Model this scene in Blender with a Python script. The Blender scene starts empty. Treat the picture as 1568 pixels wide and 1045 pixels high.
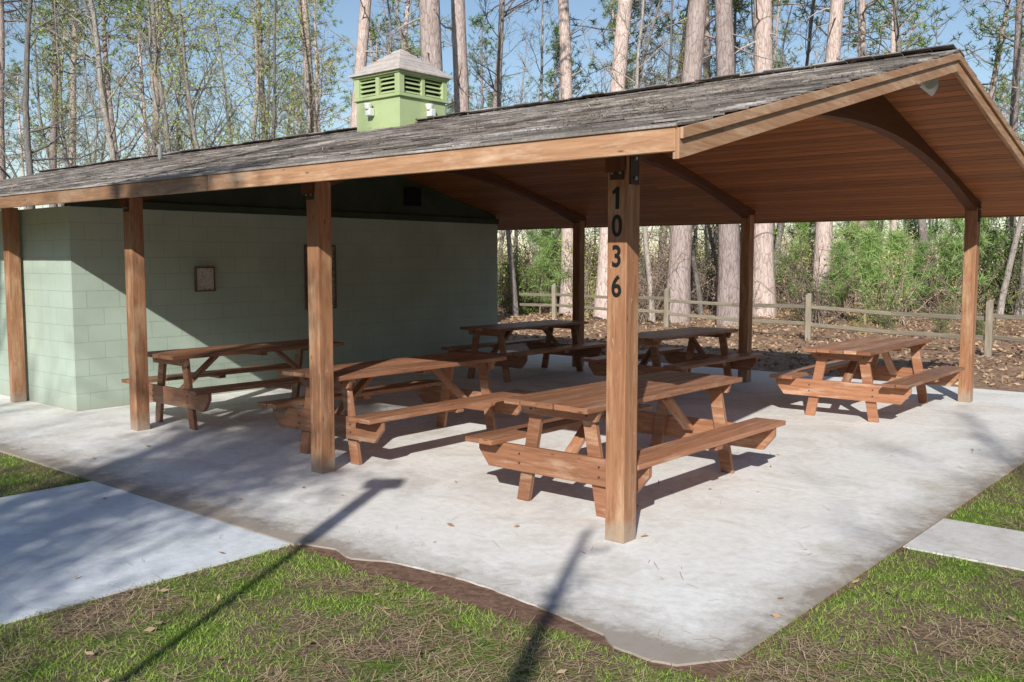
import bpy, math, random
import numpy as np
from mathutils import Vector, Matrix, noise, Euler
random.seed(7); rng=np.random.default_rng(7)
scn=bpy.context.scene
scn.view_settings.view_transform='Standard'; scn.view_settings.look='None'
scn.view_settings.exposure=0
C=scn.collection
P1=(0.699,5.966); ANG=math.atan2(-.6485,.7612)
UX=(-.7612,.6485); VX=(.6487,.7610)
def W(u,v,z=0): return Vector((P1[0]+u*UX[0]+v*VX[0], P1[1]+u*UX[1]+v*VX[1], z))
def UV_(x,y):
    dx=x-P1[0]; dy=y-P1[1]
    return dx*UX[0]+dy*UX[1], dx*VX[0]+dy*VX[1]

# ---------------------------------------------------------------- materials
class N:
    def __init__(s,name,rough=.8,spec=.3):
        s.m=bpy.data.materials.new(name); s.m.use_nodes=True; s.t=s.m.node_tree; s.n=s.t.nodes; s.l=s.t.links
        s.b=s.n['Principled BSDF']; s.b.inputs['Roughness'].default_value=rough
        s.b.inputs['Specular IOR Level'].default_value=spec
    def new(s,t,**k):
        n=s.n.new(t)
        for a,b in k.items(): setattr(n,a,b)
        return n
    def link(s,a,b): s.l.new(a,b)
    def coord(s,kind='Object',scale=(1,1,1)):
        c=s.new('ShaderNodeTexCoord'); m=s.new('ShaderNodeMapping'); m.inputs['Scale'].default_value=scale
        s.link(c.outputs[kind],m.inputs['Vector']); return m.outputs[0]
    def noise(s,vec,scale=5,detail=6,rough=.6,dist=0):
        n=s.new('ShaderNodeTexNoise'); n.inputs['Scale'].default_value=scale; n.inputs['Detail'].default_value=detail
        n.inputs['Roughness'].default_value=rough; n.inputs['Distortion'].default_value=dist
        s.link(vec,n.inputs['Vector']); return n.outputs['Fac']
    def ramp(s,fac,stops):
        r=s.new('ShaderNodeValToRGB'); e=r.color_ramp.elements
        while len(e)<len(stops): e.new(.5)
        for i,(p,c) in enumerate(stops):
            e[i].position=p; e[i].color=(*c,1) if len(c)==3 else c
        s.link(fac,r.inputs['Fac']); return r.outputs['Color']
    def gray(s,fac,a,b): return s.ramp(fac,[(a,(0,0,0)),(b,(1,1,1))])
    def mix(s,fac,a,b,mode='MIX'):
        m=s.new('ShaderNodeMix',data_type='RGBA',blend_type=mode)
        for v,i in ((fac,0),(a,6),(b,7)):
            if isinstance(v,(int,float)): m.inputs[i].default_value=v if i==0 else (v,v,v,1)
            elif isinstance(v,tuple): m.inputs[i].default_value=(*v,1)
            else: s.link(v,m.inputs[i])
        return m.outputs[2]
    def math(s,op,a,b=0.):
        m=s.new('ShaderNodeMath',operation=op)
        for v,i in ((a,0),(b,1)):
            if isinstance(v,(int,float)): m.inputs[i].default_value=v
            else: s.link(v,m.inputs[i])
        return m.outputs[0]
    def attr(s,name):
        a=s.new('ShaderNodeAttribute'); a.attribute_name=name; return a.outputs['Fac']
    def color(s,c):
        if isinstance(c,tuple): s.b.inputs['Base Color'].default_value=(*c,1)
        else: s.link(c,s.b.inputs['Base Color'])
    def bump(s,h,strength=.5,dist=.01):
        b=s.new('ShaderNodeBump'); b.inputs['Strength'].default_value=strength; b.inputs['Distance'].default_value=dist
        s.link(h,b.inputs['Height']); s.link(b.outputs[0],s.b.inputs['Normal'])
def tinted(k,col,lo=.75,hi=1.25):
    t=k.attr('tint'); f=k.math('ADD',k.math('MULTIPLY',t,hi-lo),lo)
    cc=k.new('ShaderNodeCombineColor')
    for i in range(3): k.link(f,cc.inputs[i])
    return k.mix(1.0,col,cc.outputs[0],'MULTIPLY')

def wood(name,dark,light,worn,rough=.6,wear=(.58,.72),scuff=False):
    k=N(name,rough,.35)
    v=k.coord('UV',(2.5,38,1)); g=k.noise(v,1,6,.65,.6)
    base=k.ramp(g,[(.25,dark),(.7,light)])
    v2=k.coord('UV',(1.1,5,1)); w=k.gray(k.noise(v2,1.3,7,.7),*wear)
    base=k.mix(k.math('MULTIPLY',w,.75),base,worn)
    vo=k.new('ShaderNodeTexVoronoi'); vo.inputs['Scale'].default_value=1; k.link(k.coord('UV',(3.2,11,1)),vo.inputs['Vector'])
    kn=k.ramp(vo.outputs['Distance'],[(.03,(.35,.3,.28)),(.1,(1,1,1))])
    base=k.mix(1.0,base,kn,'MULTIPLY')
    if scuff:
        ob=k.coord(); sz=k.new('ShaderNodeSeparateXYZ'); k.link(ob,sz.inputs[0])
        m=k.math('ADD',sz.outputs[2],k.math('MULTIPLY',k.noise(ob,14,6,.7),.5))
        low=k.ramp(m,[(.28,(.85,.85,.85)),(.42,(0,0,0))])
        base=k.mix(low,base,(.36,.29,.22))
        chips=k.gray(k.noise(k.coord('Object',(30,30,12)),1,4,.6),.68,.72); base=k.mix(k.math('MULTIPLY',chips,.6),base,(.5,.42,.34))
    k.color(tinted(k,base,.75,1.25)); k.bump(g,.4,.004); return k.m
M_post=wood('stained_post_wood',(.22,.092,.044),(.46,.23,.12),(.62,.42,.26),.5,(.50,.70),True)
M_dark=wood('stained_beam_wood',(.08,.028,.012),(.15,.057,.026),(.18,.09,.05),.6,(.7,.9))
M_fascia=wood('fascia_wood',(.27,.13,.066),(.48,.275,.155),(.66,.48,.33),.6,(.5,.7))
M_ceil=wood('ceiling_boards',(.24,.076,.024),(.42,.155,.052),(.44,.19,.08),.5,(.65,.9))
M_table=wood('table_stained_wood',(.22,.088,.044),(.43,.205,.112),(.66,.47,.33),.42,(.52,.72))
M_fence=wood('fence_weathered_wood',(.17,.14,.10),(.36,.31,.23),(.45,.39,.30),.85)

def concrete(name,a,b,stain,stc=.6,edge=False):
    k=N(name,.8,.3); v=k.coord()
    n1=k.noise(v,.7,8,.65,.4); n2=k.noise(v,14,8,.7); n3=k.noise(v,160,3,.6); n4=k.noise(v,1.1,10,.72,.8)
    c=k.ramp(n1,[(.3,a),(.7,b)])
    c=k.mix(k.math('MULTIPLY',k.gray(n4,.48,.66),stc),c,stain)
    sp=k.gray(k.noise(v,38,4,.7),.64,.72); c=k.mix(k.math('MULTIPLY',sp,.38),c,(.22,.18,.14))
    c=k.mix(1.0,c,k.ramp(n2,[(.3,(.86,.85,.83)),(.6,(1.03,1.03,1.03))]),'MULTIPLY')
    c=k.mix(1.0,c,k.ramp(n3,[(.3,(.92,.91,.90)),(.55,(1.02,1.02,1.02))]),'MULTIPLY')
    if edge:
        s=k.new('ShaderNodeSeparateXYZ'); k.link(v,s.inputs[0])
        d=k.math('MINIMUM',k.math('ADD',s.outputs[1],1.30),k.math('SUBTRACT',1.42,s.outputs[0]))
        d=k.math('ADD',d,k.math('MULTIPLY',k.noise(v,3.5,8,.75),.7))
        c=k.mix(k.ramp(d,[(.36,(.8,.8,.8)),(.47,(.42,.42,.42)),(.80,(0,0,0))]),c,(.27,.21,.155))
    k.color(tinted(k,c,.96,1.02)); k.bump(k.math('ADD',n2,k.math('MULTIPLY',n3,.6)),.25,.005); return k.m
M_conc=concrete('concrete_slab',(.84,.82,.775),(.93,.915,.88),(.58,.515,.43),.6,True)
M_conc3=concrete('old_concrete_walk',(.66,.63,.59),(.78,.76,.72),(.50,.45,.38))
M_conc2=concrete('newer_concrete_walk',(.70,.73,.76),(.80,.83,.86),(.60,.61,.61),.45)

k=N('painted_block_wall',.5,.4)
co=k.new('ShaderNodeTexCoord'); sx=k.new('ShaderNodeSeparateXYZ'); k.link(co.outputs['Object'],sx.inputs[0])
cb=k.new('ShaderNodeCombineXYZ'); k.link(k.math('ADD',sx.outputs[0],sx.outputs[1]),cb.inputs[0]); k.link(sx.outputs[2],cb.inputs[1])
br=k.new('ShaderNodeTexBrick'); k.link(cb.outputs[0],br.inputs['Vector'])
for a,b in (('Scale',1),('Mortar Size',.005),('Mortar Smooth',.5),('Brick Width',.406),('Row Height',.203)): br.inputs[a].default_value=b
br.inputs['Color1'].default_value=(.455,.54,.45,1); br.inputs['Color2'].default_value=(.47,.555,.465,1); br.inputs['Mortar'].default_value=(.37,.44,.365,1)
n=k.noise(co.outputs['Object'],1.3,6); c=k.mix(1.0,br.outputs['Color'],k.ramp(n,[(.3,(.88,.88,.86)),(.7,(1.06,1.06,1.06))]),'MULTIPLY')
dz=k.gray(k.math('ADD',sx.outputs[2],k.math('MULTIPLY',n,.25)),.08,.35)
k.color(k.mix(dz,(.36,.39,.32),c)); n3=k.noise(co.outputs['Object'],90,4)
k.bump(k.math('ADD',k.math('MULTIPLY',br.outputs['Fac'],-.8),k.math('MULTIPLY',n3,.35)),.5,.005); M_block=k.m

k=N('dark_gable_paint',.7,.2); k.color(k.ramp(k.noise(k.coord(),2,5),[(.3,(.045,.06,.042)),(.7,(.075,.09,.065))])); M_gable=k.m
k=N('shingles',.9,.15); v=k.coord(); n1=k.noise(v,.8,7,.7); n2=k.noise(v,60,5)
c=k.ramp(n1,[(.3,(.10,.085,.075)),(.5,(.235,.205,.185)),(.66,(.43,.40,.38))]); c=k.mix(1.0,c,k.ramp(n2,[(.3,(.7,.7,.7)),(.7,(1.2,1.18,1.15))]),'MULTIPLY')
k.color(tinted(k,c,.5,1.45)); k.bump(n2,.6,.006); M_shing=k.m
k=N('cupola_green_paint',.5,.4); k.color(k.ramp(k.noise(k.coord(),3,5),[(.3,(.40,.48,.23)),(.7,(.48,.56,.29))])); M_cup=k.m
k=N('cupola_roof_shingle',.85,.2); k.color(tinted(k,k.ramp(k.noise(k.coord(),9,6),[(.3,(.42,.36,.32)),(.7,(.62,.55,.50))]),.85,1.15)); M_cuproof=k.m
def plain(name,c,rough=.6,metal=0,var=.12,scale=12):
    k=N(name,rough,.4); k.b.inputs['Metallic'].default_value=metal
    k.color(k.ramp(k.noise(k.coord(),scale,4),[(.3,tuple(x*(1-var) for x in c)),(.7,tuple(x*(1+var) for x in c))])); return k.m
M_black=plain('black_paint',(.012,.012,.012),.5)
M_void=plain('dark_void',(.01,.01,.01),.9)
M_white=plain('white_enamel',(.75,.75,.72),.35)
M_grey=plain('weathered_pvc',(.38,.37,.34),.6)
M_metal=plain('dark_steel_plate',(.07,.04,.03),.5,.3)
M_bolt=plain('galvanised_bolt',(.45,.45,.45),.4,.7)
M_frame=plain('sign_frame',(.16,.09,.06),.5)
k=N('sign_print',.5,.4)
n=k.noise(k.coord('Object',(1,50,70)),1,3,.5); k.color(k.ramp(n,[(.36,(.22,.21,.2)),(.46,(.58,.56,.5)),(.7,(.68,.66,.6))])); M_sign=k.m
k=N('sign_print_dark',.5,.4); n=k.noise(k.coord('Object',(1,30,50)),1,3,.5); k.color(k.ramp(n,[(.4,(.14,.12,.10)),(.55,(.44,.40,.34))])); M_sign2=k.m

def bark(name,a,b,c3,sc=(9,9,2.2),cr0=.62):
    k=N(name,.9,.1); v=k.coord('Object',sc); n=k.noise(v,1.6,7,.7,.5)
    vo=k.new('ShaderNodeTexVoronoi'); vo.feature='DISTANCE_TO_EDGE'; vo.inputs['Scale'].default_value=1.6; k.link(v,vo.inputs['Vector'])
    cr=k.ramp(vo.outputs['Distance'],[(.0,(cr0,cr0*.97,cr0*.94)),(.10,(1,1,1))])
    c=k.ramp(n,[(.25,a),(.5,b),(.75,c3)]); c=k.mix(1.0,c,cr,'MULTIPLY')
    oi=k.new('ShaderNodeObjectInfo'); c=k.mix(1.0,c,k.ramp(oi.outputs['Random'],[(0,(.5,.5,.52)),(1,(1.15,1.12,1.1))]),'MULTIPLY')
    k.color(c); k.bump(k.math('ADD',n,vo.outputs['Distance']),.7,.03); return k.m
M_pine=bark('pine_bark',(.37,.27,.23),(.62,.50,.445),(.78,.69,.64))
M_bark=bark('grey_bark',(.20,.175,.155),(.42,.375,.33),(.60,.55,.50))
M_twig=bark('brown_twig',(.22,.165,.12),(.40,.31,.245),(.54,.45,.37))
def leafm(name,a,b,rough=.5,trans=.3):
    k=N(name,rough,.3); t=k.attr('tint'); c=k.ramp(t,[(0,a),(1,b)])
    oi=k.new('ShaderNodeObjectInfo'); c=k.mix(1.0,c,k.ramp(oi.outputs['Random'],[(0,(.75,.8,.75)),(1,(1.2,1.15,1.0))]),'MULTIPLY')
    k.color(c)
    if trans>0:
        tr=k.new('ShaderNodeBsdfTranslucent'); k.link(c,tr.inputs['Color']); ms=k.new('ShaderNodeMixShader'); ms.inputs[0].default_value=trans
        k.link(k.b.outputs[0],ms.inputs[1]); k.link(tr.outputs[0],ms.inputs[2]); k.link(ms.outputs[0],k.n['Material Output'].inputs['Surface'])
    return k.m
M_needle=leafm('pine_needles',(.07,.125,.03),(.28,.37,.11),.5,0)
M_sap=leafm('young_pine_needles',(.18,.30,.09),(.46,.62,.26),.5,.25)
M_holly=leafm('evergreen_leaves',(.04,.08,.02),(.22,.31,.08),.4,0)
M_ylw=leafm('spring_leaves',(.30,.35,.08),(.60,.63,.20),.5,.25)
M_brownleaf=leafm('dead_leaves',(.22,.125,.075),(.64,.45,.31),.8,0)
M_grass=leafm('grass_blades',(.10,.18,.025),(.40,.53,.12),.6,.3)
M_straw=leafm('pine_straw',(.26,.155,.095),(.68,.52,.37),.8,0)

# ground
k=N('ground_surface',.95,.1); co=k.new('ShaderNodeTexCoord'); O=co.outputs['Object']
sx=k.new('ShaderNodeSeparateXYZ'); k.link(O,sx.inputs[0])
n1=k.noise(O,1.6,8,.7,.5); n2=k.noise(O,45,6,.7); n3=k.noise(O,9,8,.7)
soil=k.ramp(n2,[(.3,(.10,.07,.048)),(.55,(.24,.17,.115)),(.75,(.42,.31,.22))])
grs=k.ramp(n2,[(.3,(.06,.10,.015)),(.55,(.15,.22,.04)),(.75,(.27,.34,.08))])
lit=k.ramp(n3,[(.3,(.17,.10,.065)),(.5,(.36,.225,.15)),(.72,(.56,.41,.30))])
c=k.mix(k.gray(k.math('ADD',n1,k.math('MULTIPLY',n3,.25)),.55,.68),grs,soil)
yy=k.math('SUBTRACT',k.math('ADD',sx.outputs[1],n3),9.0)
c=k.mix(k.gray(yy,.2,.8),c,lit)
k.color(c); k.bump(k.math('ADD',n3,k.math('MULTIPLY',n2,.4)),.8,.03); M_ground=k.m
k=N('bare_soil',.95,.1); v=k.coord(); n=k.noise(v,22,7,.7); k.color(k.ramp(n,[(.3,(.12,.07,.048)),(.7,(.31,.19,.135))])); k.bump(n,.8,.02); M_soil=k.m

# ---------------------------------------------------------------- mesh builder
class MB:
    def __init__(s): s.v=[]; s.f=[]; s.uv=[]; s.t=[]; s.mi=[]
    def box(s,c,size,ax=None,mi=0,tint=None):
        c=Vector(c); h=[x/2 for x in size]; A=ax or (Vector((1,0,0)),Vector((0,1,0)),Vector((0,0,1)))
        b=len(s.v)
        for i in (-1,1):
            for j in (-1,1):
                for kk in (-1,1): s.v.append(c+A[0]*h[0]*i+A[1]*h[1]*j+A[2]*h[2]*kk)
        L=max(range(3),key=lambda i:size[i]); ou,ov=random.random()*20,random.random()*20
        tt=random.random() if tint is None else tint
        F=[((0,1,3,2),0),((4,6,7,5),0),((0,4,5,1),1),((2,3,7,6),1),((0,2,6,4),2),((1,5,7,3),2)]
        for idx,n in F:
            ab=[a for a in range(3) if a!=n]
            if L in ab: ua=L; va=[a for a in ab if a!=L][0]
            else: ua,va=ab
            s.f.append([b+i for i in idx]); s.t.append(tt); s.mi.append(mi)
            for i in idx:
                sg=((i>>2)&1,(i>>1)&1,i&1)
                s.uv.append((ou+(sg[ua]-.5)*size[ua],ov+(sg[va]-.5)*size[va]+n*.37))
    def beam(s,p,q,w,t,up=Vector((0,0,1)),mi=0,tint=None,ext=0):
        p=Vector(p);q=Vector(q); d=(q-p); L=d.length+ext; d.normalize(); a=d.cross(up).normalized(); b=a.cross(d).normalized()
        s.box((p+q)/2,(L,w,t),(d,a,b),mi,tint)
    def prism(s,poly,axis,a,b,mi=0,tint=None):
        def mk(pt,h):
            return Vector((h,pt[0],pt[1])) if axis==0 else Vector((pt[0],h,pt[1])) if axis==1 else Vector((pt[0],pt[1],h))
        n=len(poly); base=len(s.v); tt=random.random() if tint is None else tint; ou=random.random()*20
        for h in (a,b):
            for pt in poly: s.v.append(mk(pt,h))
        def add(idx,uvs):
            s.f.append(idx); s.t.append(tt); s.mi.append(mi); s.uv.extend([(ou+x,y) for x,y in uvs])
        add([base+i for i in range(n)],list(poly)); add([base+n+i for i in reversed(range(n))],list(reversed(poly)))
        for i in range(n):
            j=(i+1)%n
            add([base+i,base+n+i,base+n+j,base+j],[(poly[i][0],a),(poly[i][0],b),(poly[j][0]+.001,b),(poly[j][0]+.001,a)])
    def cyl(s,c,r,h,axis=2,seg=16,mi=0,r2=None,tint=.5):
        r2=r if r2 is None else r2; b=len(s.v); c=Vector(c)
        E=[(Vector((0,1,0)),Vector((0,0,1)),Vector((1,0,0))),(Vector((1,0,0)),Vector((0,0,1)),Vector((0,1,0))),(Vector((1,0,0)),Vector((0,1,0)),Vector((0,0,1)))][axis] if isinstance(axis,int) else axis
        for hh,rr in ((-h/2,r),(h/2,r2)):
            for i in range(seg):
                a=2*math.pi*i/seg; s.v.append(c+E[0]*rr*math.cos(a)+E[1]*rr*math.sin(a)+E[2]*hh)
        def add(idx): s.f.append(idx); s.t.append(tint); s.mi.append(mi); s.uv.extend([(0,0)]*len(idx))
        for i in range(seg):
            j=(i+1)%seg; add([b+i,b+j,b+seg+j,b+seg+i])
        add([b+i for i in reversed(range(seg))]); add([b+seg+i for i in range(seg)])
    def obj(s,name,mats,parent=None,bevel=0,fix=True):
        me=bpy.data.meshes.new(name); me.from_pydata([tuple(v) for v in s.v],[],s.f)
        uv=me.uv_layers.new(name='UVMap'); uv.data.foreach_set('uv',[x for p in s.uv for x in p])
        at=me.attributes.new('tint','FLOAT','FACE'); at.data.foreach_set('value',s.t)
        for m in mats: me.materials.append(m)
        me.polygons.foreach_set('material_index',s.mi); me.update()
        if fix:
            import bmesh
            bm=bmesh.new(); bm.from_mesh(me); bmesh.ops.recalc_face_normals(bm,faces=bm.faces); bm.to_mesh(me); bm.free()
        o=bpy.data.objects.new(name,me); C.objects.link(o)
        if parent: o.parent=parent
        if bevel:
            md=o.modifiers.new('bevel','BEVEL'); md.width=bevel; md.segments=2; md.limit_method='ANGLE'
        return o
def empty(name,loc=(0,0,0),rot=0):
    e=bpy.data.objects.new(name,None); e.location=loc; e.rotation_euler=(0,0,rot); e.empty_display_size=.3; C.objects.link(e); return e
def arr_mesh(name,V,F,mats,mi=None,tint=None,smooth=False):
    V=np.asarray(V,dtype=np.float32); me=bpy.data.meshes.new(name); nf=len(F); k_=F.shape[1]
    me.vertices.add(len(V)); me.vertices.foreach_set('co',V.ravel())
    me.loops.add(nf*k_); me.loops.foreach_set('vertex_index',F.astype(np.int32).ravel())
    me.polygons.add(nf); me.polygons.foreach_set('loop_start',np.arange(0,nf*k_,k_,dtype=np.int32))
    try: me.polygons.foreach_set('loop_total',np.full(nf,k_,dtype=np.int32))
    except Exception: pass
    for m in mats: me.materials.append(m)
    if mi is not None: me.polygons.foreach_set('material_index',mi.astype(np.int32))
    if smooth is not False: me.polygons.foreach_set('use_smooth',np.asarray(smooth,dtype=bool) if not isinstance(smooth,bool) else np.ones(nf,dtype=bool))
    a=me.attributes.new('tint','FLOAT','FACE'); a.data.foreach_set('value',(tint if tint is not None else rng.random(nf)).astype(np.float32))
    me.update(calc_edges=True); me.validate(); return me

# ---------------------------------------------------------------- shelter
SH=empty('picnic_shelter',(P1[0],P1[1],0),ANG)
VM=3.9; SL=.24; UE=-.80; UW=17.0; OV=.73
def zc(v): return 3.47-SL*abs(v-VM)
def zt(v): return 3.60-SL*abs(v-VM)
VE0=-OV; VE1=2*VM+OV
for i,(u,v) in enumerate([(0,0),(3.03,0),(6.1,0),(9.15,0),(12.2,0),(0,7.8),(3.05,7.8),(6.1,7.8)]):
    b=MB(); b.box((-u,v,1.22),(.145,.145,2.44),tint=random.uniform(.3,.9)); b.obj('post_%d'%i,[M_post],SH,.006)
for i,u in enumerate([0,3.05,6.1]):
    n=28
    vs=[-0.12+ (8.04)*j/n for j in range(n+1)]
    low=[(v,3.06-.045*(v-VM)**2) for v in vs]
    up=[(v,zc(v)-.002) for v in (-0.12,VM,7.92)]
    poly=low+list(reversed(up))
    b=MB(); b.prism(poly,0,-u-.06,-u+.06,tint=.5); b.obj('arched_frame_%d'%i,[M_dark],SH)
b=MB()
for sv in (0,7.8):
    for sx_ in (-.078,.078):
        b.box((sx_,sv,2.36),(.008,.10,.2),mi=0)
        for zz in (2.30,2.42): b.cyl((sx_*1.12,sv,zz),.012,.012,0,8,1)
for u in (0,3.05,6.1):
    b.box((-u,-.077,2.34),(.10,.008,.10)); 
    for dx_ in (-.03,.03): b.cyl((-u+dx_,-.086,2.33),.009,.012,1,8,1)
b.obj('steel_connectors',[M_metal,M_bolt],SH)
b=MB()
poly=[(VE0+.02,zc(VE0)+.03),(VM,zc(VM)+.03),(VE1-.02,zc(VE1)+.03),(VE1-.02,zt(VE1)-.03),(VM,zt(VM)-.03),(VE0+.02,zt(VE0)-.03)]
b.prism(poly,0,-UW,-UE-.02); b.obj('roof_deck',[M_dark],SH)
b=MB(); ca=1/math.sqrt(1+SL*SL); sa=SL*ca
slen=(VM+OV-.03)/ca; npl=36; pw=slen/npl
for side in (1,-1):
    e=Vector((0,side*ca,sa)); nn=Vector((0,-side*sa,ca)); vs0=VE0+.03 if side==1 else VE1-.03
    p0=Vector((0,vs0,zc(vs0)+.008))
    for j in range(npl):
        c=p0+e*(pw*(j+.5)); 
        segs=[(UE+.03,3.0+random.random()*2)]; 
        while segs[-1][1]<UW: segs.append((segs[-1][1]+.003,min(UW,segs[-1][1]+random.uniform(3,4.5))))
        for s0,s1 in segs: b.box((-(s0+s1)/2,c.y,c.z),(s1-s0,pw-.009,.018),(Vector((1,0,0)),e,nn))
b.obj('ceiling_boards',[M_ceil],SH)
b=MB()
for vv,sg in ((VE0-.02,-1),(VE1+.02,1)):
    x=UE-.02
    while x<UW:
        x2=min(UW,x+4.27); b.box((-(x+x2)/2,vv,2.413+random.uniform(-.003,.003)),(x2-x-.005,.038,.135)); x=x2
    b.box((-(UE+UW)/2,vv+sg*.026,2.476),(UW-UE+.06,.012,.016),mi=1)
b.obj('eave_fascia',[M_fascia,M_shing],SH,.003)
b=MB()
for side in (1,-1):
    vs0=VE0-.03 if side==1 else VE1+.03
    for (hx,zb,ztp,off) in ((.038,-.175,-.02,.0),(.02,-.075,-.018,.031)):
        poly=[(vs0,zt(vs0)+zb),(VM+side*-.001,zt(VM)+zb),(VM-side*.001,zt(VM)+ztp),(vs0,zt(vs0)+ztp)]
        xx=-UE+.02+off; b.prism(poly,0,xx-hx/2,xx+hx/2,tint=.6)
b.obj('rake_fascia',[M_fascia],SH,.002)
b=MB()
ex=.14; ncr=int((VM+OV)/ca/ex)+1; al=math.atan(SL)
for side in (1,-1):
    eg=Vector((0,side*ca,sa)); vs0=VE0-.045 if side==1 else VE1+.045
    p0=Vector((0,vs0,zt(vs0)-.012))
    for j in range(ncr):
        base=p0+eg*(ex*j)
        x=UE-.05-random.random()*.2
        while x<UW:
            tilt=math.radians(3.2+(random.random()**4)*4.5); aa=al-tilt
            e=Vector((0,side*math.cos(aa),math.sin(aa))); nn=Vector((0,-side*math.sin(aa),math.cos(aa)))
            w=random.choice([.2,.3,.3,.33,.25]); x2=x+w; a0=max(x,UE-.055); 
            dl=random.uniform(-.015,.012)
            c=base+e*(.11+dl)+nn*(.012+random.uniform(-.002,.006))
            if x2-a0>.02: b.box((-(a0+x2)/2,c.y,c.z),(x2-a0-.007,.2,.010),(Vector((1,0,0)),e,nn),tint=random.random()**1.2)
            x=x2
x=UE-.06
while x<UW:
    for side in (1,-1):
        e=Vector((0,side*ca,sa)); nn=Vector((0,-side*sa,ca)); c=Vector((-(x+.1),VM-side*.075,zt(VM)-.075*SL+.012+.006*random.random()))
        b.box(c,(.195,.16,.012),(Vector((1,0,0)),e,nn))
    x+=.2
b.obj('roof_shingles',[M_shing],SH)
def straw_mesh(name,pts,nrm,L=(.08,.18),w=.0018,mat=M_straw):
    n=len(pts); a=rng.random(n)*6.283; ln=rng.uniform(*L,n)/2
    nrm=np.array(nrm); t1=np.array([1,0,0.]); t1=t1-nrm*t1.dot(nrm); t1/=np.linalg.norm(t1); t2=np.cross(nrm,t1)
    d=np.cos(a)[:,None]*t1+np.sin(a)[:,None]*t2; s=np.cross(nrm,d); pts=np.asarray(pts)
    lift=nrm*rng.uniform(.002,.02,n)[:,None]
    q=np.stack([pts-d*ln[:,None]-s*w,pts-d*ln[:,None]+s*w,pts+d*ln[:,None]+s*w+lift,pts+d*ln[:,None]-s*w+lift],1).reshape(-1,3)
    return arr_mesh(name,q,np.arange(4*n).reshape(-1,4),[mat])
pts=[]
for i in range(9000):
    u=rng.uniform(UE,13); v=rng.uniform(VE0,VM)
    dn=noise.noise(Vector((u*.7,v*1.2,3)))+.3*(u<2.5 and v>.6 and v<3)
    if dn>.25 or rng.random()<.06: pts.append((-u,v,zt(v)+.034))
me=straw_mesh('roof_pine_straw',np.array(pts),(0,-sa,ca),w=.0028); o=bpy.data.objects.new('roof_pine_straw',me); C.objects.link(o); o.parent=SH
for ch,zz in (('0',2.0),('3',1.812),('6',1.625)):
    cu=bpy.data.curves.new('numeral','FONT'); cu.body=ch; cu.size=.185; cu.align_x='CENTER'; cu.align_y='CENTER'; cu.extrude=.001; cu.offset=.004
    cu.materials.append(M_black); o=bpy.data.objects.new('numeral_'+ch,cu); C.objects.link(o); o.parent=SH
    o.location=(0,-.0752,zz); o.rotation_euler=(math.radians(90),0,0); o.scale=(.85,1,1)
b=MB(); b.prism([(-.012,2.11),(.014,2.11),(.014,2.245),(-.006,2.245),(-.034,2.222),(-.034,2.200),(-.012,2.208)],1,-.0762,-.0732); b.obj('numeral_1',[M_black],SH)
b=MB(); cx,cy,cz=.57,VM-.12,3.385
b.cyl((cx,cy,cz+.03),.03,.06,2,12,0); b.cyl((cx+.01,cy,cz-.02),.055,.05,2,18,0,.065)
for dx_,dy_ in ((.10,-.16),(.02,.16)):
    d=Vector((.75,dy_*3,-.35)).normalized(); a=d.cross(Vector((0,0,1))).normalized(); bb=a.cross(d)
    c0=Vector((cx+dx_,cy+dy_,cz-.05)); b.cyl(c0,.03,.13,(a,bb,d),16,0,.07); b.cyl(c0+d*.068,.062,.006,(a,bb,d),16,1)
    b.beam((cx,cy,cz-.02),c0,.02,.02)
b.obj('flood_light',[M_white,M_bolt],SH)
b=MB()
b.cyl((-11.2,3.2,3.52),.035,.3,2,12); b.cyl((-11.55,3.4,3.52),.04,.26,2,12); b.cyl((-11.55,3.4,3.67),.06,.05,2,12)
b.obj('vent_pipes',[M_grey],SH)
# cupola
cu_=Vector((-6.2,VM,-.05))
b=MB(); H=.44
b.box(cu_+Vector((0,0,3.66)),(2*H-.04,2*H-.04,.64),mi=0)
b.box(cu_+Vector((0,0,3.965)),(2*H+.03,2*H+.03,.04),mi=0)
b.box(cu_+Vector((0,0,4.12)),(2*H-.16,2*H-.16,.26),mi=1)
for sx_ in (-1,1):
    for sy in (-1,1): b.box(cu_+Vector((sx_*(H-.045),sy*(H-.045),4.12)),(.09,.09,.262),mi=0)
for ax_ in (0,1):
    for sg in (-1,1):
        def P(a,bb,z): return cu_+(Vector((a,bb*sg,z)) if ax_==0 else Vector((bb*sg,a,z)))
        sz=lambda l,t,h:(l,t,h) if ax_==0 else (t,l,h)
        b.box(P(0,H-.045,4.12),sz(.06,.07,.258),mi=0)
        b.box(P(0,H-.035,4.235),sz(2*H-.19,.05,.03),mi=0)
        for q in range(4):
            for hx in (-.2,.2):
                zz=4.02+q*.058; n_=Vector((0,sg,0)) if ax_==0 else Vector((sg,0,0)); t_=Vector((1,0,0)) if ax_==0 else Vector((0,1,0))
                dn=(n_*.8+Vector((0,0,-.6))).normalized(); up=t_.cross(dn)
                b.box(P(hx,H-.05,zz),(.315,.065,.010),(t_,dn,up),mi=0)
b.box(cu_+Vector((0,0,4.255)),(2*H+.04,2*H+.04,.03),mi=0)
b.obj('cupola_body',[M_cup,M_void],SH,.004)
b=MB(); R=.475
rows=7; RH=.37
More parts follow.
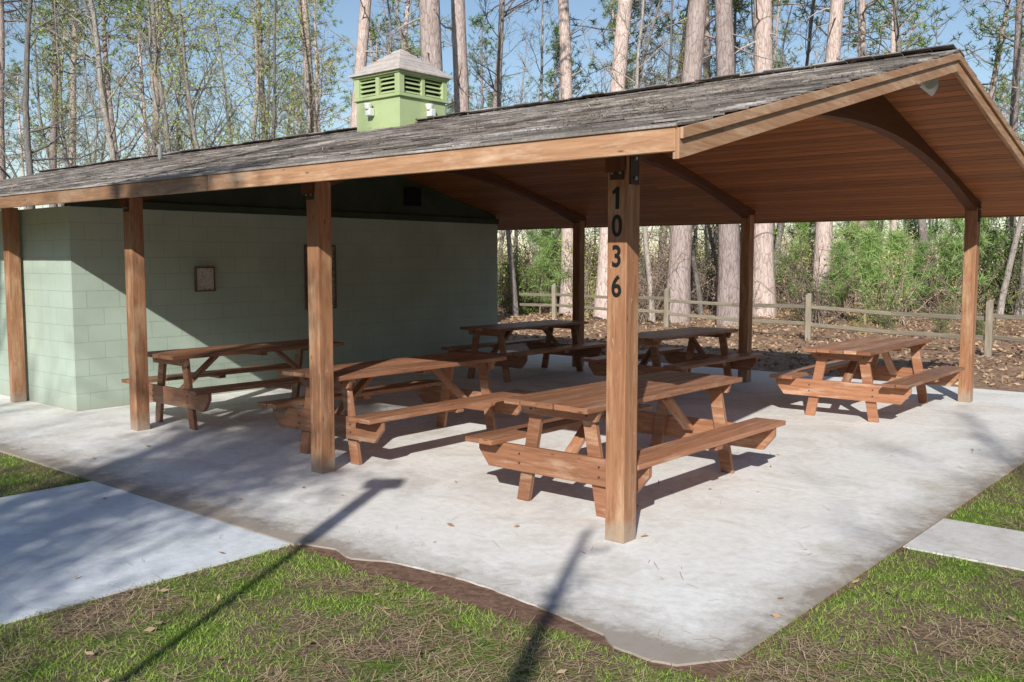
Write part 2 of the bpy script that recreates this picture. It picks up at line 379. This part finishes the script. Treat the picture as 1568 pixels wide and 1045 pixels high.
for r_ in range(rows):
    f0=1-r_/rows; f1=1-(r_+1)/rows; z0=4.272+RH*(r_/rows)**.92; z1=4.272+RH*((r_+1)/rows)**.92
    R0=R*f0+.02; R1=max(R*f1,.004); bs=len(b.v)
    for (rr,zz) in ((R0,z0-.004),(R0,z0+.014),(R1,z1+.012)):
        for sx_,sy in ((-1,-1),(1,-1),(1,1),(-1,1)): b.v.append(cu_+Vector((sx_*rr,sy*rr,zz)))
    for lv in (0,1):
        for i in range(4):
            j=(i+1)%4; b.f.append([bs+lv*4+i,bs+lv*4+j,bs+lv*4+4+j,bs+lv*4+4+i]); b.t.append(random.random()); b.mi.append(0); b.uv.extend([(0,0)]*4)
    b.f.append([bs+3,bs+2,bs+1,bs]); b.t.append(.5); b.mi.append(0); b.uv.extend([(0,0)]*4)
b.obj('cupola_roof',[M_cuproof],SH,0)
b=MB()
for px_,py in ((-.1,-H-.03),(H+.03,.1)):
    b.box(cu_+Vector((px_,py,3.78)),(.09,.09,.10)); b.cyl(cu_+Vector((px_,py-.03,3.85)),.04,.08,2,14,0,.06)
b.obj('cupola_lamps',[M_white],SH,.01)

# ---------------------------------------------------------------- block building
BL=empty('restroom_building',(P1[0],P1[1],0),ANG)
U0=7.8; U1=16.5; B0=.115; B1=7.68
b=MB(); b.box((-(U0+U1)/2,(B0+B1)/2,1.2),(U1-U0,B1-B0,2.44)); b.obj('block_walls',[M_block],BL)
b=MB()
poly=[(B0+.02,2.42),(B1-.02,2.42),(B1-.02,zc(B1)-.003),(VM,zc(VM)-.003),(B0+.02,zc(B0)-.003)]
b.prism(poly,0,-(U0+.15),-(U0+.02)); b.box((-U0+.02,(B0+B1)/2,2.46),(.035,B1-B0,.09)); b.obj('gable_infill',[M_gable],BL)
b=MB(); b.box((-U0+.0,5.62,2.80),(.05,.34,.30),mi=0)
for q in range(5): b.box((-U0+.028,5.62,2.70+q*.05),(.02,.30,.012),mi=0)
b.obj('wall_vent',[M_void],BL)
def wall_sign(name,v,z,w,h,mat,m2=M_frame,fw=.016):
    b=MB(); x=-U0+.014; b.box((x,v,z),(.024,w,h),mi=1)
    for sg in (-1,1):
        b.box((x+.006,v+sg*(w/2+fw/2),z),(.04,fw,h+2*fw),mi=0); b.box((x+.006,v,z+sg*(h/2+fw/2)),(.04,w-.002,fw),mi=0)
    o=b.obj(name,[m2,mat],None,.002); o.location=(P1[0],P1[1],0); o.rotation_euler=(0,0,ANG); return o
wall_sign('notice_sign',1.85,1.54,.25,.29,M_sign)
wall_sign('notice_board',3.74,1.54,.52,.9,M_sign2)

# ---------------------------------------------------------------- tables
def table(u,v,dr=0):
    b=MB(); L=2.26
    for i in range(5):
        x=-.304+i*.152; b.box((x,random.uniform(-.008,.008),.772+random.uniform(-.002,.002)),(.143,L,.038))
    for sg in (-1,1):
        for xx in (.575,.712): b.box((sg*xx,random.uniform(-.008,.008),.442),(.130,L-.02,.038))
    for sy in (-1,1):
        y=sy*.93
        poly=[(-.765,.422),(.765,.422),(.765,.35),(.665,.228),(-.665,.228),(-.765,.35)]
        b.prism(poly,1,y-.02+sy*.022,y+.02+sy*.022)
        b.prism([(-.36,.752),(.36,.752),(.33,.67),(-.33,.67)],1,y-.02+sy*.022,y+.02+sy*.022)
        for sg in (-1,1):
            poly=[(sg*.42,0),(sg*.31,0),(sg*.17,.751),(sg*.28,.751)]
            b.prism(poly,1,y-.02-sy*.02,y+.02-sy*.02)
        b.beam((0,y-sy*.05,.34),(0,sy*.38,.742),.09,.038,Vector((1,0,0)).cross(Vector((0,0,1))))
    b.box((0,0,.735),(.68,.09,.036))
    for sg in (-1,1): b.box((sg*.645,0,.405),(.25,.09,.036))
    for sy in (-1,1):
        for xx,zz in ((.36,.36),(-.36,.36),(.36,.29),(-.36,.29),(.25,.71),(-.25,.71)):
            b.cyl((xx,sy*.973,zz),.009,.008,1,8,1)
    o=b.obj('picnic_table',[M_table,M_metal],None,.004); p=W(u,v,0.003); o.location=p; o.rotation_euler=(0,0,ANG+dr)
for u,v,d in ((.75,1.28,.0),(3.41,1.28,.01),(6.02,1.28,-.01),(.72,6.42,.015),(3.41,6.4,-.01),(6.02,6.35,.01)): table(u,v,d)

# ---------------------------------------------------------------- ground, slabs
def local_obj(o): o.location=(P1[0],P1[1],0); o.rotation_euler=(0,0,ANG)
GZ=-.016
b=MB(); b.v=[Vector((-600,-600,GZ)),Vector((600,-600,GZ)),Vector((600,600,GZ)),Vector((-600,600,GZ))]; b.f=[[0,1,2,3]]; b.uv=[(0,0)]*4; b.t=[.5]; b.mi=[0]
local_obj(b.obj('ground',[M_ground],None,0,False))
b=MB(); g=.0018
us=[-1.42,1.53,4.55,7.7,10.9,14.0,17.2,20]; vs=[-1.42,2.0,5.6,9.2]
fn=[(-1.25,.10),(-1.05,.05),(-.93,.08),(-.84,.15),(-.6,.19),(-.3,.21),(0,.20),(.35,.16),(.6,.12),(.80,.07),(.92,.0),(1.1,-.03),(1.25,.0)]
for i in range(len(us)-1):
    for j in range(len(vs)-1):
        u0,u1,v0,v1=us[i]+g,us[i+1]-g,vs[j]+g,vs[j+1]-g
        poly=[(-u0,v0),(-u0,v1),(-u1,v1),(-u1,v0)]
        if i==0 and j==0:
            xs=np.linspace(-1.25,1.25,46); ff=[]
            for x in xs:
                y=np.interp(x,[a for a,_ in fn],[c_ for _,c_ in fn]); ff.append((x,v0+y+.018*noise.noise(Vector((x*7,0,1)))+.008*noise.noise(Vector((x*25,0,1)))))
            poly=[(-u0,v0+.24),(-u0,v1),(-u1,v1),(-u1,v0+.03)]+ff
        b.prism(poly,2,-.15,0)
o=b.obj('concrete_slab',[M_conc],None,0); local_obj(o)
b=MB(); v=-1.43
while v>-14:
    v1=v-1.55; b.prism([(-1.56,v),(-4.2,v),(-4.2,v1+.005),(-1.56,v1+.005)],2,-.15,-.004); v=v1
local_obj(b.obj('concrete_walkway',[M_conc2],None,0))
b=MB(); u=-1.43
while u>-12:
    u1=u-1.25; b.prism([(-u,1.05),(-u1-.006,1.05),(-u1-.006,1.9),(-u,1.9)],2,-.15,-.005); u=u1
local_obj(b.obj('side_walkway',[M_conc3],None,0))
b=MB(); n=70; V=[]
def sw(u): return .03+.05*noise.noise(Vector((u*2.2,0,5)))+.03*noise.noise(Vector((u*9,0,5)))
for i in range(n+1):
    u=1.5-3.0*i/n
    V.append((-u,-1.10,-.009)); V.append((-u,-1.42-sw(u),-.012))
b.v=[Vector(x) for x in V]; 
for i in range(n): b.f.append([2*i,2*i+1,2*i+3,2*i+2]); b.uv.extend([(0,0)]*4); b.t.append(.5); b.mi.append(0)
n2=60; bs=len(b.v)
for i in range(n2+1):
    v=-1.3+7.5*i/n2; w=.03+.04*noise.noise(Vector((v*2.2,3,5)))
    b.v.append(Vector((1.3,v,-.0095))); b.v.append(Vector((1.42+w,v,-.0125)))
for i in range(n2): b.f.append([bs+2*i,bs+2*i+1,bs+2*i+3,bs+2*i+2]); b.uv.extend([(0,0)]*4); b.t.append(.5); b.mi.append(0)
local_obj(b.obj('soil_edge',[M_soil],None,0,True))

def on_paving(u,v,m=0):
    if -1.42-m<u<20 and -1.42-m<v<9.2+m: return True
    if 1.56-m<u<4.2+m and v<-1.4: return True
    if u<-1.4 and 1.05-m<v<1.9+m: return True
    return False
P=[];T=[]
def gd(x,y): return noise.noise(Vector((x*1.1,y*1.1,0)))+.7*noise.noise(Vector((x*3.6,y*3.6,2)))+.35*noise.noise(Vector((x*11,y*11,4)))
for _ in range(190000):
    y=3.2+ (rng.random()**1.5)*6.5; x=rng.uniform(-.62,.62)*y*1.0+rng.uniform(-.3,.3)
    u,v=UV_(x,y)
    if on_paving(u,v,-.012): continue
    d=gd(x,y)
    edge=min(abs(v+1.42),abs(u+1.42),abs(u-1.56))
    d+=.5*max(0,1-edge/.6)-.3*math.exp(-((x-.1)**2/1.4+(y-3.8)**2/.35))
    if -1.42-sw(u)<v<-1.38 and -1.3<u<1.3: continue
    if rng.random()< min(.97,max(.08,.43+d*1.9)): P.append((x,y)); T.append(min(1,max(0,.55+.4*d+rng.normal()*.25)))
P=np.array(P); n=len(P); T=np.array(T)
h=rng.uniform(.008,.030,n); a=rng.random(n)*6.283; w=rng.uniform(.0016,.0036,n); ln=rng.normal(0,.018,(n,2))
b0=np.column_stack([P,np.full(n,GZ-.001)]); dx=np.column_stack([np.cos(a)*w,np.sin(a)*w,np.zeros(n)])
tip=b0+np.column_stack([ln,h]); q=np.stack([b0-dx,b0+dx,tip],1).reshape(-1,3)
me=arr_mesh('grass',q,np.arange(3*n).reshape(-1,3),[M_grass],tint=T); C.objects.link(bpy.data.objects.new('grass',me))
pts=[]
for i in range(60000):
    y=3.2+(rng.random()**1.5)*6; x=rng.uniform(-.62,.62)*y; u,v=UV_(x,y)
    if on_paving(u,v,.02):
        if rng.random()>.006: continue
        pts.append((x,y,.003)); continue
    if rng.random()<.28-gd(x,y)*1.3: pts.append((x,y,GZ+.006+rng.random()*.02))
me=straw_mesh('pine_straw',np.array(pts),(0,0,1),L=(.04,.13),w=.0012); C.objects.link(bpy.data.objects.new('pine_straw',me))

def leaf_quads(P,size,flat=.0,up=None):
    n=len(P); d=rng.normal(size=(n,3)); 
    if flat: d[:,2]*=flat
    d/=np.linalg.norm(d,axis=1)[:,None]; e=rng.normal(size=(n,3)); 
    if flat: e[:,2]*=flat
    s=e-d*(e*d).sum(1)[:,None]; s/=np.linalg.norm(s,axis=1)[:,None]
    L=rng.uniform(size[0],size[1],n)[:,None]/2; w=L*.42
    return np.stack([P-d*L,P+s*w,P+d*L,P-s*w],1).reshape(-1,3)
P=[]
while len(P)<32000:
    x=rng.uniform(-16,26); y=rng.uniform(10,38); u,v=UV_(x,y)
    if v<9.25 and -2<u<20: continue
    if abs(x)>y*.75: continue
    if v<9.7 and rng.random()>.2: continue
    P.append((x,y,-.005+rng.random()*.05))
P=np.array(P); me=arr_mesh('leaf_litter',leaf_quads(P,(.06,.15),.35),np.arange(4*len(P)).reshape(-1,4),[M_brownleaf]); C.objects.link(bpy.data.objects.new('leaf_litter',me))
P=[]
for x,y in [(1310,893),(1180,716),(1300,1000),(860,1032),(1365,700),(1500,690),(690,806)]:
    dy=y-522; t=1.8/(124.5+dy*.9963); P.append(((x-784)*t,(1442.6-dy*.086)*t,.012))
for i in range(150):
    y=rng.uniform(3.5,9); x_=rng.uniform(-.5,.55)*y; u,v=UV_(x_,y)
    if on_paving(u,v) and rng.random()<.7: continue
    P.append((x_,y,.01))
P=np.array(P); me=arr_mesh('fallen_leaves',leaf_quads(P,(.03,.07),.25),np.arange(4*len(P)).reshape(-1,4),[M_brownleaf]); C.objects.link(bpy.data.objects.new('fallen_leaves',me))

# ---------------------------------------------------------------- fence
FP=[(13.6,10.4),(11.25,14.0),(8.9,17.6),(6.6,21.0),(4.1,25.0),(1.3,29.0),(-1.8,33.0),(-5,37)]
b=MB()
for i,(x,y) in enumerate(FP):
    lean=random.uniform(-.03,.03)
    b.beam((x,y,-.1),(x+lean,y+lean,1.02),.125,.11,Vector((.5,.8,0)))
    b.box((x+lean,y+lean,1.03),(.09,.08,.03),tint=.9)
    if i+1<len(FP):
        x2,y2=FP[i+1]
        for zz in (.74,.38):
            o1,o2=random.uniform(-.05,.05),random.uniform(-.05,.05); m=Vector(((x+x2)/2,(y+y2)/2,zz+(o1+o2)/2-.03))
            a=Vector((x,y,zz+o1)); c=Vector((x2,y2,zz+o2)); dd=(c-a).normalized()*.1
            b.beam(a-dd,m,.045,.088); b.beam(m-dd*.02,c+dd,.043,.082)
b.obj('split_rail_fence',[M_fence],None,.012)

# ---------------------------------------------------------------- trees
class TB:
    def __init__(s): s.V=[]; s.F=[]; s.mi=[]; s.T=[]; s.n=0
    def tube(s,pts,rad,sides=5,mi=0):
        pts=np.asarray(pts,float); m=len(pts); d=np.gradient(pts,axis=0); d/=np.linalg.norm(d,axis=1)[:,None]+1e-9
        ref=np.array([.31,.52,.1]) if abs(d[0][2])>.8 else np.array([0,0,1.])
        a=np.cross(d,ref); a/=np.linalg.norm(a,axis=1)[:,None]+1e-9; b=np.cross(d,a)
        th=np.arange(sides)*2*np.pi/sides; r=np.asarray(rad)[:,None,None]
        ring=pts[:,None,:]+r*(np.cos(th)[None,:,None]*a[:,None,:]+np.sin(th)[None,:,None]*b[:,None,:])
        s.V.append(ring.reshape(-1,3)); i=np.arange(m-1)[:,None]*sides; j=np.arange(sides)[None,:]; j2=(j+1)%sides
        s.F.append((np.stack([i+j,i+j2,i+sides+j2,i+sides+j],-1)+s.n).reshape(-1,4)); k_=(m-1)*sides
        s.mi.append(np.full(k_,mi)); s.T.append(np.full(k_,rng.random())); s.n+=m*sides
    def quads(s,q,mi=1,T=None):
        n=len(q)//4; s.V.append(q); s.F.append(np.arange(4*n).reshape(-1,4)+s.n); s.n+=4*n; s.mi.append(np.full(n,mi)); s.T.append(rng.random(n) if T is None else T)
    def mesh(s,name,mats):
        mi=np.concatenate(s.mi); return arr_mesh(name,np.concatenate(s.V),np.concatenate(s.F),mats,mi,np.concatenate(s.T),(mi==0))
def path(p,d,L,n,wob,upb=0.):
    pts=[np.array(p,float)]; d=np.array(d,float); d/=np.linalg.norm(d)
    for i in range(n):
        d=d+rng.normal(0,wob,3)+np.array([0,0,upb]); d/=np.linalg.norm(d); pts.append(pts[-1]+d*L/n)
    return np.array(pts)
def bare_tree(name,H=15,r=.13,leaf=None,nl=22,mats=None,start=.22,leafn=5,up=.06,den=1.0,lsz=(.05,.10),lsp=.14,taper=.85,wob=.05,lean=.03,lk=1.):
    t=TB(); tr=path((0,0,-.2),(rng.normal(0,lean),rng.normal(0,lean),1),H,14,wob,.03)
    f=np.linspace(0,1,15); t.tube(tr,r*(1-taper*f)+.01+ .25*r*np.exp(-f*30),8)
    ends=[]
    for i in range(int(nl)):
        h=start+(1-start)*(i+rng.random())/nl; k_=min(13.99,h*14); k0=int(k_); p=tr[k0]+(tr[k0+1]-tr[k0])*(k_-k0)
        az=rng.random()*6.283; el=rng.uniform(.25,1.0); L=lk*H*(1-h*.75)*rng.uniform(.18,.36); rr=max(.012,r*(1-.85*h)*.45)
        d=(math.cos(az)*math.cos(el),math.sin(az)*math.cos(el),math.sin(el)); l1=path(p,d,L,6,.16,up)
        t.tube(l1,np.linspace(rr,.006,7),5)
        for j in range(int(7*den)):
            q=rng.uniform(.2,1)*5.99; q0=int(q); p2=l1[q0]+(l1[q0+1]-l1[q0])*(q-q0); d2=(l1[q0+1]-l1[q0]); d2=d2/np.linalg.norm(d2)+rng.normal(0,.6,3)
            l2=path(p2,d2,L*rng.uniform(.25,.5),4,.2,up); t.tube(l2,np.linspace(max(.007,rr*.4),.004,5),3)
            for k2 in range(3):
                q=rng.uniform(.2,1)*3.99; q0=int(q); p3=l2[q0]+(l2[q0+1]-l2[q0])*(q-q0); d3=(l2[q0+1]-l2[q0]); d3=d3/np.linalg.norm(d3)+rng.normal(0,.7,3)
                l3=path(p3,d3,L*rng.uniform(.12,.25),2,.2,up); t.tube(l3,[.006,.005,.003],3); ends+= [l3[1],l3[2]]
    if leaf is not None:
        E=np.array(ends); P=np.repeat(E,leafn,0)+rng.normal(0,lsp,(len(E)*leafn,3)); t.quads(leaf_quads(P,lsz))
    return t.mesh(name,mats or [M_bark,leaf or M_ylw])
def needle_clumps(P,n,L,w):
    m=len(P)*n; c=np.repeat(P,n,0); d=rng.normal(size=(m,3)); d[:,2]+=.35; d/=np.linalg.norm(d,axis=1)[:,None]
    e=rng.normal(size=(m,3)); s=np.cross(d,e); s/=np.linalg.norm(s,axis=1)[:,None]; LL=rng.uniform(.6,1,m)[:,None]*L
    return np.stack([c-s*w*.5,c+s*w*.5,c+d*LL+s*w*.3,c+d*LL-s*w*.3],1).reshape(-1,3)
def pine(name,H=22,r=.25,crown=.5,mat=None,nb=40,lean=.02,stub=16,nn_=12):
    t=TB(); tr=path((0,0,-.2),(rng.normal(0,lean),rng.normal(0,lean),1),H,18,.014,.01)
    f=np.linspace(0,1,19); t.tube(tr,r*(1-.72*f)+ .3*r*np.exp(-f*40),12); C_=[]
    for i in range(stub):
        h=rng.uniform(.12,crown); k_=h*18; k0=int(k_); p=tr[k0]+(tr[k0+1]-tr[k0])*(k_-k0); az=rng.random()*6.283
        l=path(p,(math.cos(az),math.sin(az),rng.uniform(-.2,.4)),rng.uniform(.4,2.2),4,.2); t.tube(l,np.linspace(.028,.006,5),4)
    for i in range(nb):
        h=crown+(1-crown)*(i+rng.random())/nb; k_=min(17.99,h*18); k0=int(k_); p=tr[k0]+(tr[k0+1]-tr[k0])*(k_-k0); az=rng.random()*6.283
        L=H*.17*(1.15-(h-crown)/(1-crown))*rng.uniform(.6,1.2); l=path(p,(math.cos(az),math.sin(az),rng.uniform(0,.5)),L,5,.15,.05); t.tube(l,np.linspace(.05,.01,6),4)
        for q in range(8):
            s_=rng.uniform(.35,1)*4.99; s0=int(s_); c=l[s0]+(l[s0+1]-l[s0])*(s_-s0)+rng.normal(0,.28,3); C_.append(c)
    t.quads(needle_clumps(np.array(C_),nn_,.36,.04)); return t.mesh(name,[M_pine,mat or M_needle])
def sapling(name,H=3.5):
    t=TB(); tr=path((0,0,0),(0,0,1),H,8,.03,.02); t.tube(tr,np.linspace(.04,.008,9),5); C_=[]
    for i in range(34):
        h=rng.uniform(.12,1); p=tr[min(7,int(h*8))]; az=rng.random()*6.283; L=H*.35*(1.1-h); l=path(p,(math.cos(az),math.sin(az),.6),L,3,.15,.1); t.tube(l,np.linspace(.014,.005,4),3)
        for q in range(5): C_.append(l[rng.integers(1,4)]+rng.normal(0,.05,3))
    t.quads(needle_clumps(np.array(C_),20,.30,.011)); return t.mesh(name,[M_twig,M_sap])
def shrub(name,H,R,mat,nleaf=3500,sz=(.04,.09),stems=16):
    t=TB(); E=[]
    for i in range(stems):
        az=rng.random()*6.283; l=path((rng.normal(0,.1),rng.normal(0,.1),-.05),(math.cos(az)*R/H*rng.random(),math.sin(az)*R/H*rng.random(),1),H*rng.uniform(.5,1),6,.18); t.tube(l,np.linspace(.02,.004,7),4)
        for j in range(8):
            s=rng.integers(1,7); l2=path(l[s],rng.normal(0,1,3)+np.array([0,0,.5]),H*.22,3,.2); t.tube(l2,np.linspace(.008,.004,4),3); E+=list(l2[1:])
    if nleaf:
        E=np.array(E); P=E[rng.integers(0,len(E),nleaf)]+rng.normal(0,H*.035,(nleaf,3)); P[:,2]=np.abs(P[:,2]); t.quads(leaf_quads(P,sz))
    return t.mesh(name,[M_twig,mat])
bares=[bare_tree('bare_tree_mesh_%d'%i,H,r,None) for i,(H,r) in enumerate([(15,.13),(17,.16),(12,.09),(14,.11)])]
budding=[bare_tree('budding_tree_mesh_%d'%i,H,r,M_ylw,leafn=4) for i,(H,r) in enumerate([(10,.08),(12,.1)])]
pines=[pine('pine_mesh_%d'%i,H,r,cr) for i,(H,r,cr) in enumerate([(23,.25,.55),(25,.25,.5),(21,.25,.42),(24,.25,.6)])]
saps=[sapling('young_pine_mesh_%d'%i,h) for i,h in enumerate((3.2,2.4))]
hol=[shrub('evergreen_shrub_mesh_%d'%i,h,r,M_holly,3600,(.06,.11)) for i,(h,r) in enumerate([(2.4,1.6),(3.6,1.8)])]
yls=[shrub('spring_shrub_mesh_%d'%i,h,r,M_ylw,1600,(.05,.1)) for i,(h,r) in enumerate([(2.6,1.8),(3.2,1.8)])]
brs=[shrub('brush_mesh_%d'%i,h,r,M_brownleaf,500,stems=22) for i,(h,r) in enumerate([(2.2,2.2),(3.2,2.6)])]
def put(name,me,x,y,s=1,parent=None,z=-.02,rz=None):
    o=bpy.data.objects.new(name,me); C.objects.link(o); o.location=(x,y,z); o.scale=(s,s,s); o.rotation_euler=(0,0,rng.random()*6.28 if rz is None else rz)
    if parent: o.parent=parent
    return o
def px(pxx,Y): return (pxx-784)/1448*Y*1.0
for pxx,Y,w in [(675,22,36),(716,24,26),(535,30,22),(487,34,18),(870,31,22),(925,29,27),(1036,27,33),(1118,26,32),(1170,30,31),(1256,31,26),(1320,38,16),(855,36,18),(1087,42,15),(742,40,14),(955,44,13),(242,36,14),(8,34,16),(84,38,13),(600,46,13),(1480,44,13),(1545,36,15),(1010,50,13),(420,46,12),(1390,50,12)]:
    d=w*Y/1448; put('pine_tree',pines[rng.integers(0,4)],px(pxx,Y),Y,max(.7,d/.47))
for pxx,Y,s in [(1000,27,.9),(1075,30,.9),(180,30,1.),(60,28,1.1),(560,30,.9),(1420,33,1),(790,30,1),(1530,28,1.0),(640,33,.8),(960,33,.9),(1220,36,1)]:
    put('bare_tree',bares[rng.integers(0,4)],px(pxx,Y),Y,s)
for pxx,Y,s in [(330,25,1.05),(410,28,1.05),(290,30,1.2),(120,32,1.1),(370,31,1.1),(455,33,1)]:
    put('budding_tree',budding[rng.integers(0,2)],px(pxx,Y),Y,s)
for pxx,Y,s in [(1325,26,1.1),(1365,27,1.1),(1290,29,1.),(1215,33,1.2),(1410,30,1),(1180,40,1.3),(1345,30,1.3),(1450,34,1.1),(1395,35,1.6),(1310,37,1.6),(1500,36,1.4),(1240,40,1.6)]:
    put('young_pine_tree',saps[rng.integers(0,2)],px(pxx,Y),Y,s)
for pxx,Y,s in [(790,31,1.0),(815,34,.9),(1440,23,.3),(1360,23,.28),(1500,22,.28),(1230,26,.3)]:
    put('holly_shrub',hol[rng.integers(0,2)],px(pxx,Y),Y,s)
for pxx,Y,s in [(870,33,1.1),(770,32,.9),(1320,23,.3)]:
    put('spring_shrub',yls[rng.integers(0,2)],px(pxx,Y),Y,s)
FO=empty('background_forest')
def scatter(meshes,n,y0,y1,smin,smax,pw=1.3,name='tree'):
    k_=0
    while k_<n:
        Y=y0+(y1-y0)*rng.random()**pw; X=rng.uniform(-.66,.66)*Y
        u,v=UV_(X,Y)
        if -2<u<21 and v<14: continue
        tfx=8.9+(17.6-Y)*.68
        if X>-2 and X<tfx+1.2 and Y<33: continue
        put(name,meshes[rng.integers(0,len(meshes))],X,Y,rng.uniform(smin,smax),FO); k_+=1
scatter(bares,66,28,85,.7,1.2,1.1,'bare')
scatter(budding,22,30,70,.7,1.1,1.2,'budding')
scatter(pines,52,42,120,.5,.95,1.0,'pine')
scatter(hol,24,28,75,.5,1.3,1.2,'holly')
scatter(yls,28,28,70,.6,1.3,1.2,'shrub')
scatter(brs,130,25,80,.6,1.5,1.2,'brush')
scatter(saps,18,28,60,.8,1.6,1.2,'young_pine')
for i in range(56):
    a=-.72+1.44*(i+rng.random())/56; Y=rng.uniform(80,110); put('thicket',(hol+brs+brs)[rng.integers(0,6)],Y*a,Y,rng.uniform(1.6,2.6),FO)
# woods surrounding the clearing on the other sides (low enough not to stop the sun)
for i in range(64):
    a=math.radians(130+280*(i+rng.random())/64); R_=rng.uniform(34,44)
    if abs((math.degrees(a)%360)-90)<42: continue
    put('thicket',hol[rng.integers(0,2)],R_*math.cos(a),R_*math.sin(a)+5,rng.uniform(3.0,4.6),FO)

# ---------------------------------------------------------------- trees behind the camera
SD=Vector((.2072,1.1371,-.64))
def src(x,y,h): return x-.2072*h/.64, y-1.1371*h/.64
sm=bare_tree('small_tree_mesh',5.6,.12,None,nl=9,start=.6,den=.8,taper=.85,wob=.012,lean=.0,lk=.42)
x,y=src(.36,6.3,5.4); put('small_bare_tree',sm,x,y,1,rz=1.)
crownm=bare_tree('oak_mesh',10.5,.2,M_holly,nl=30,start=.42,leafn=14,lsz=(.08,.15),lsp=.28,wob=.03,lean=.01)
x,y=src(-3.3,7.2,7.6); put('evergreen_tree',crownm,x,y,1)
for (x0,y0,h,mi) in [(-8.4,13,11,1),(-6.9,12.0,13,3),(3.9,8.2,12,3),(-2,13,12,1)]:
    x,y=src(x0,y0,h); put('bare_tree',bares[mi],x,y,1)
b=MB(); x,y=src(-1.01,7.61,4.6)
b.cyl((0,0,1.85),.03,3.75,2,12); b.box((0,0,4.1),(.11,.11,.85)); b.box((0,0,4.56),(.30,.22,.09)); b.cyl((0,0,.04),.1,.1,2,16)
o=b.obj('lamp_post',[M_metal],None,.006); o.location=(x,y,-.03)

# ---------------------------------------------------------------- light & camera
w=bpy.data.worlds.new('World'); scn.world=w; w.use_nodes=True; nt=w.node_tree
sk=nt.nodes.new('ShaderNodeTexSky'); sk.sky_type='NISHITA'; sk.sun_disc=False
el=math.atan2(.64,math.hypot(.2072,1.1371)); sk.sun_elevation=el; sk.sun_rotation=math.atan2(-.2072,-1.1371)%(2*math.pi)
sk.air_density=1.; sk.dust_density=.2; sk.ozone_density=1.2
bg=nt.nodes['Background']; nt.links.new(sk.outputs[0],bg.inputs['Color']); bg.inputs['Strength'].default_value=.115
L=bpy.data.lights.new('sun','SUN'); L.energy=5; L.angle=math.radians(.5); L.color=(1,.98,.93)
o=bpy.data.objects.new('sun',L); C.objects.link(o); o.rotation_euler=SD.to_track_quat('-Z','Y').to_euler(); o.location=(0,-10,20)
cam=bpy.data.cameras.new('camera'); cam.sensor_width=36; cam.lens=33.25; cam.clip_end=2000; cam.clip_start=.05
o=bpy.data.objects.new('camera',cam); C.objects.link(o); o.location=(0,0,1.8); o.rotation_euler=(math.radians(90-4.94),0,0); scn.camera=o
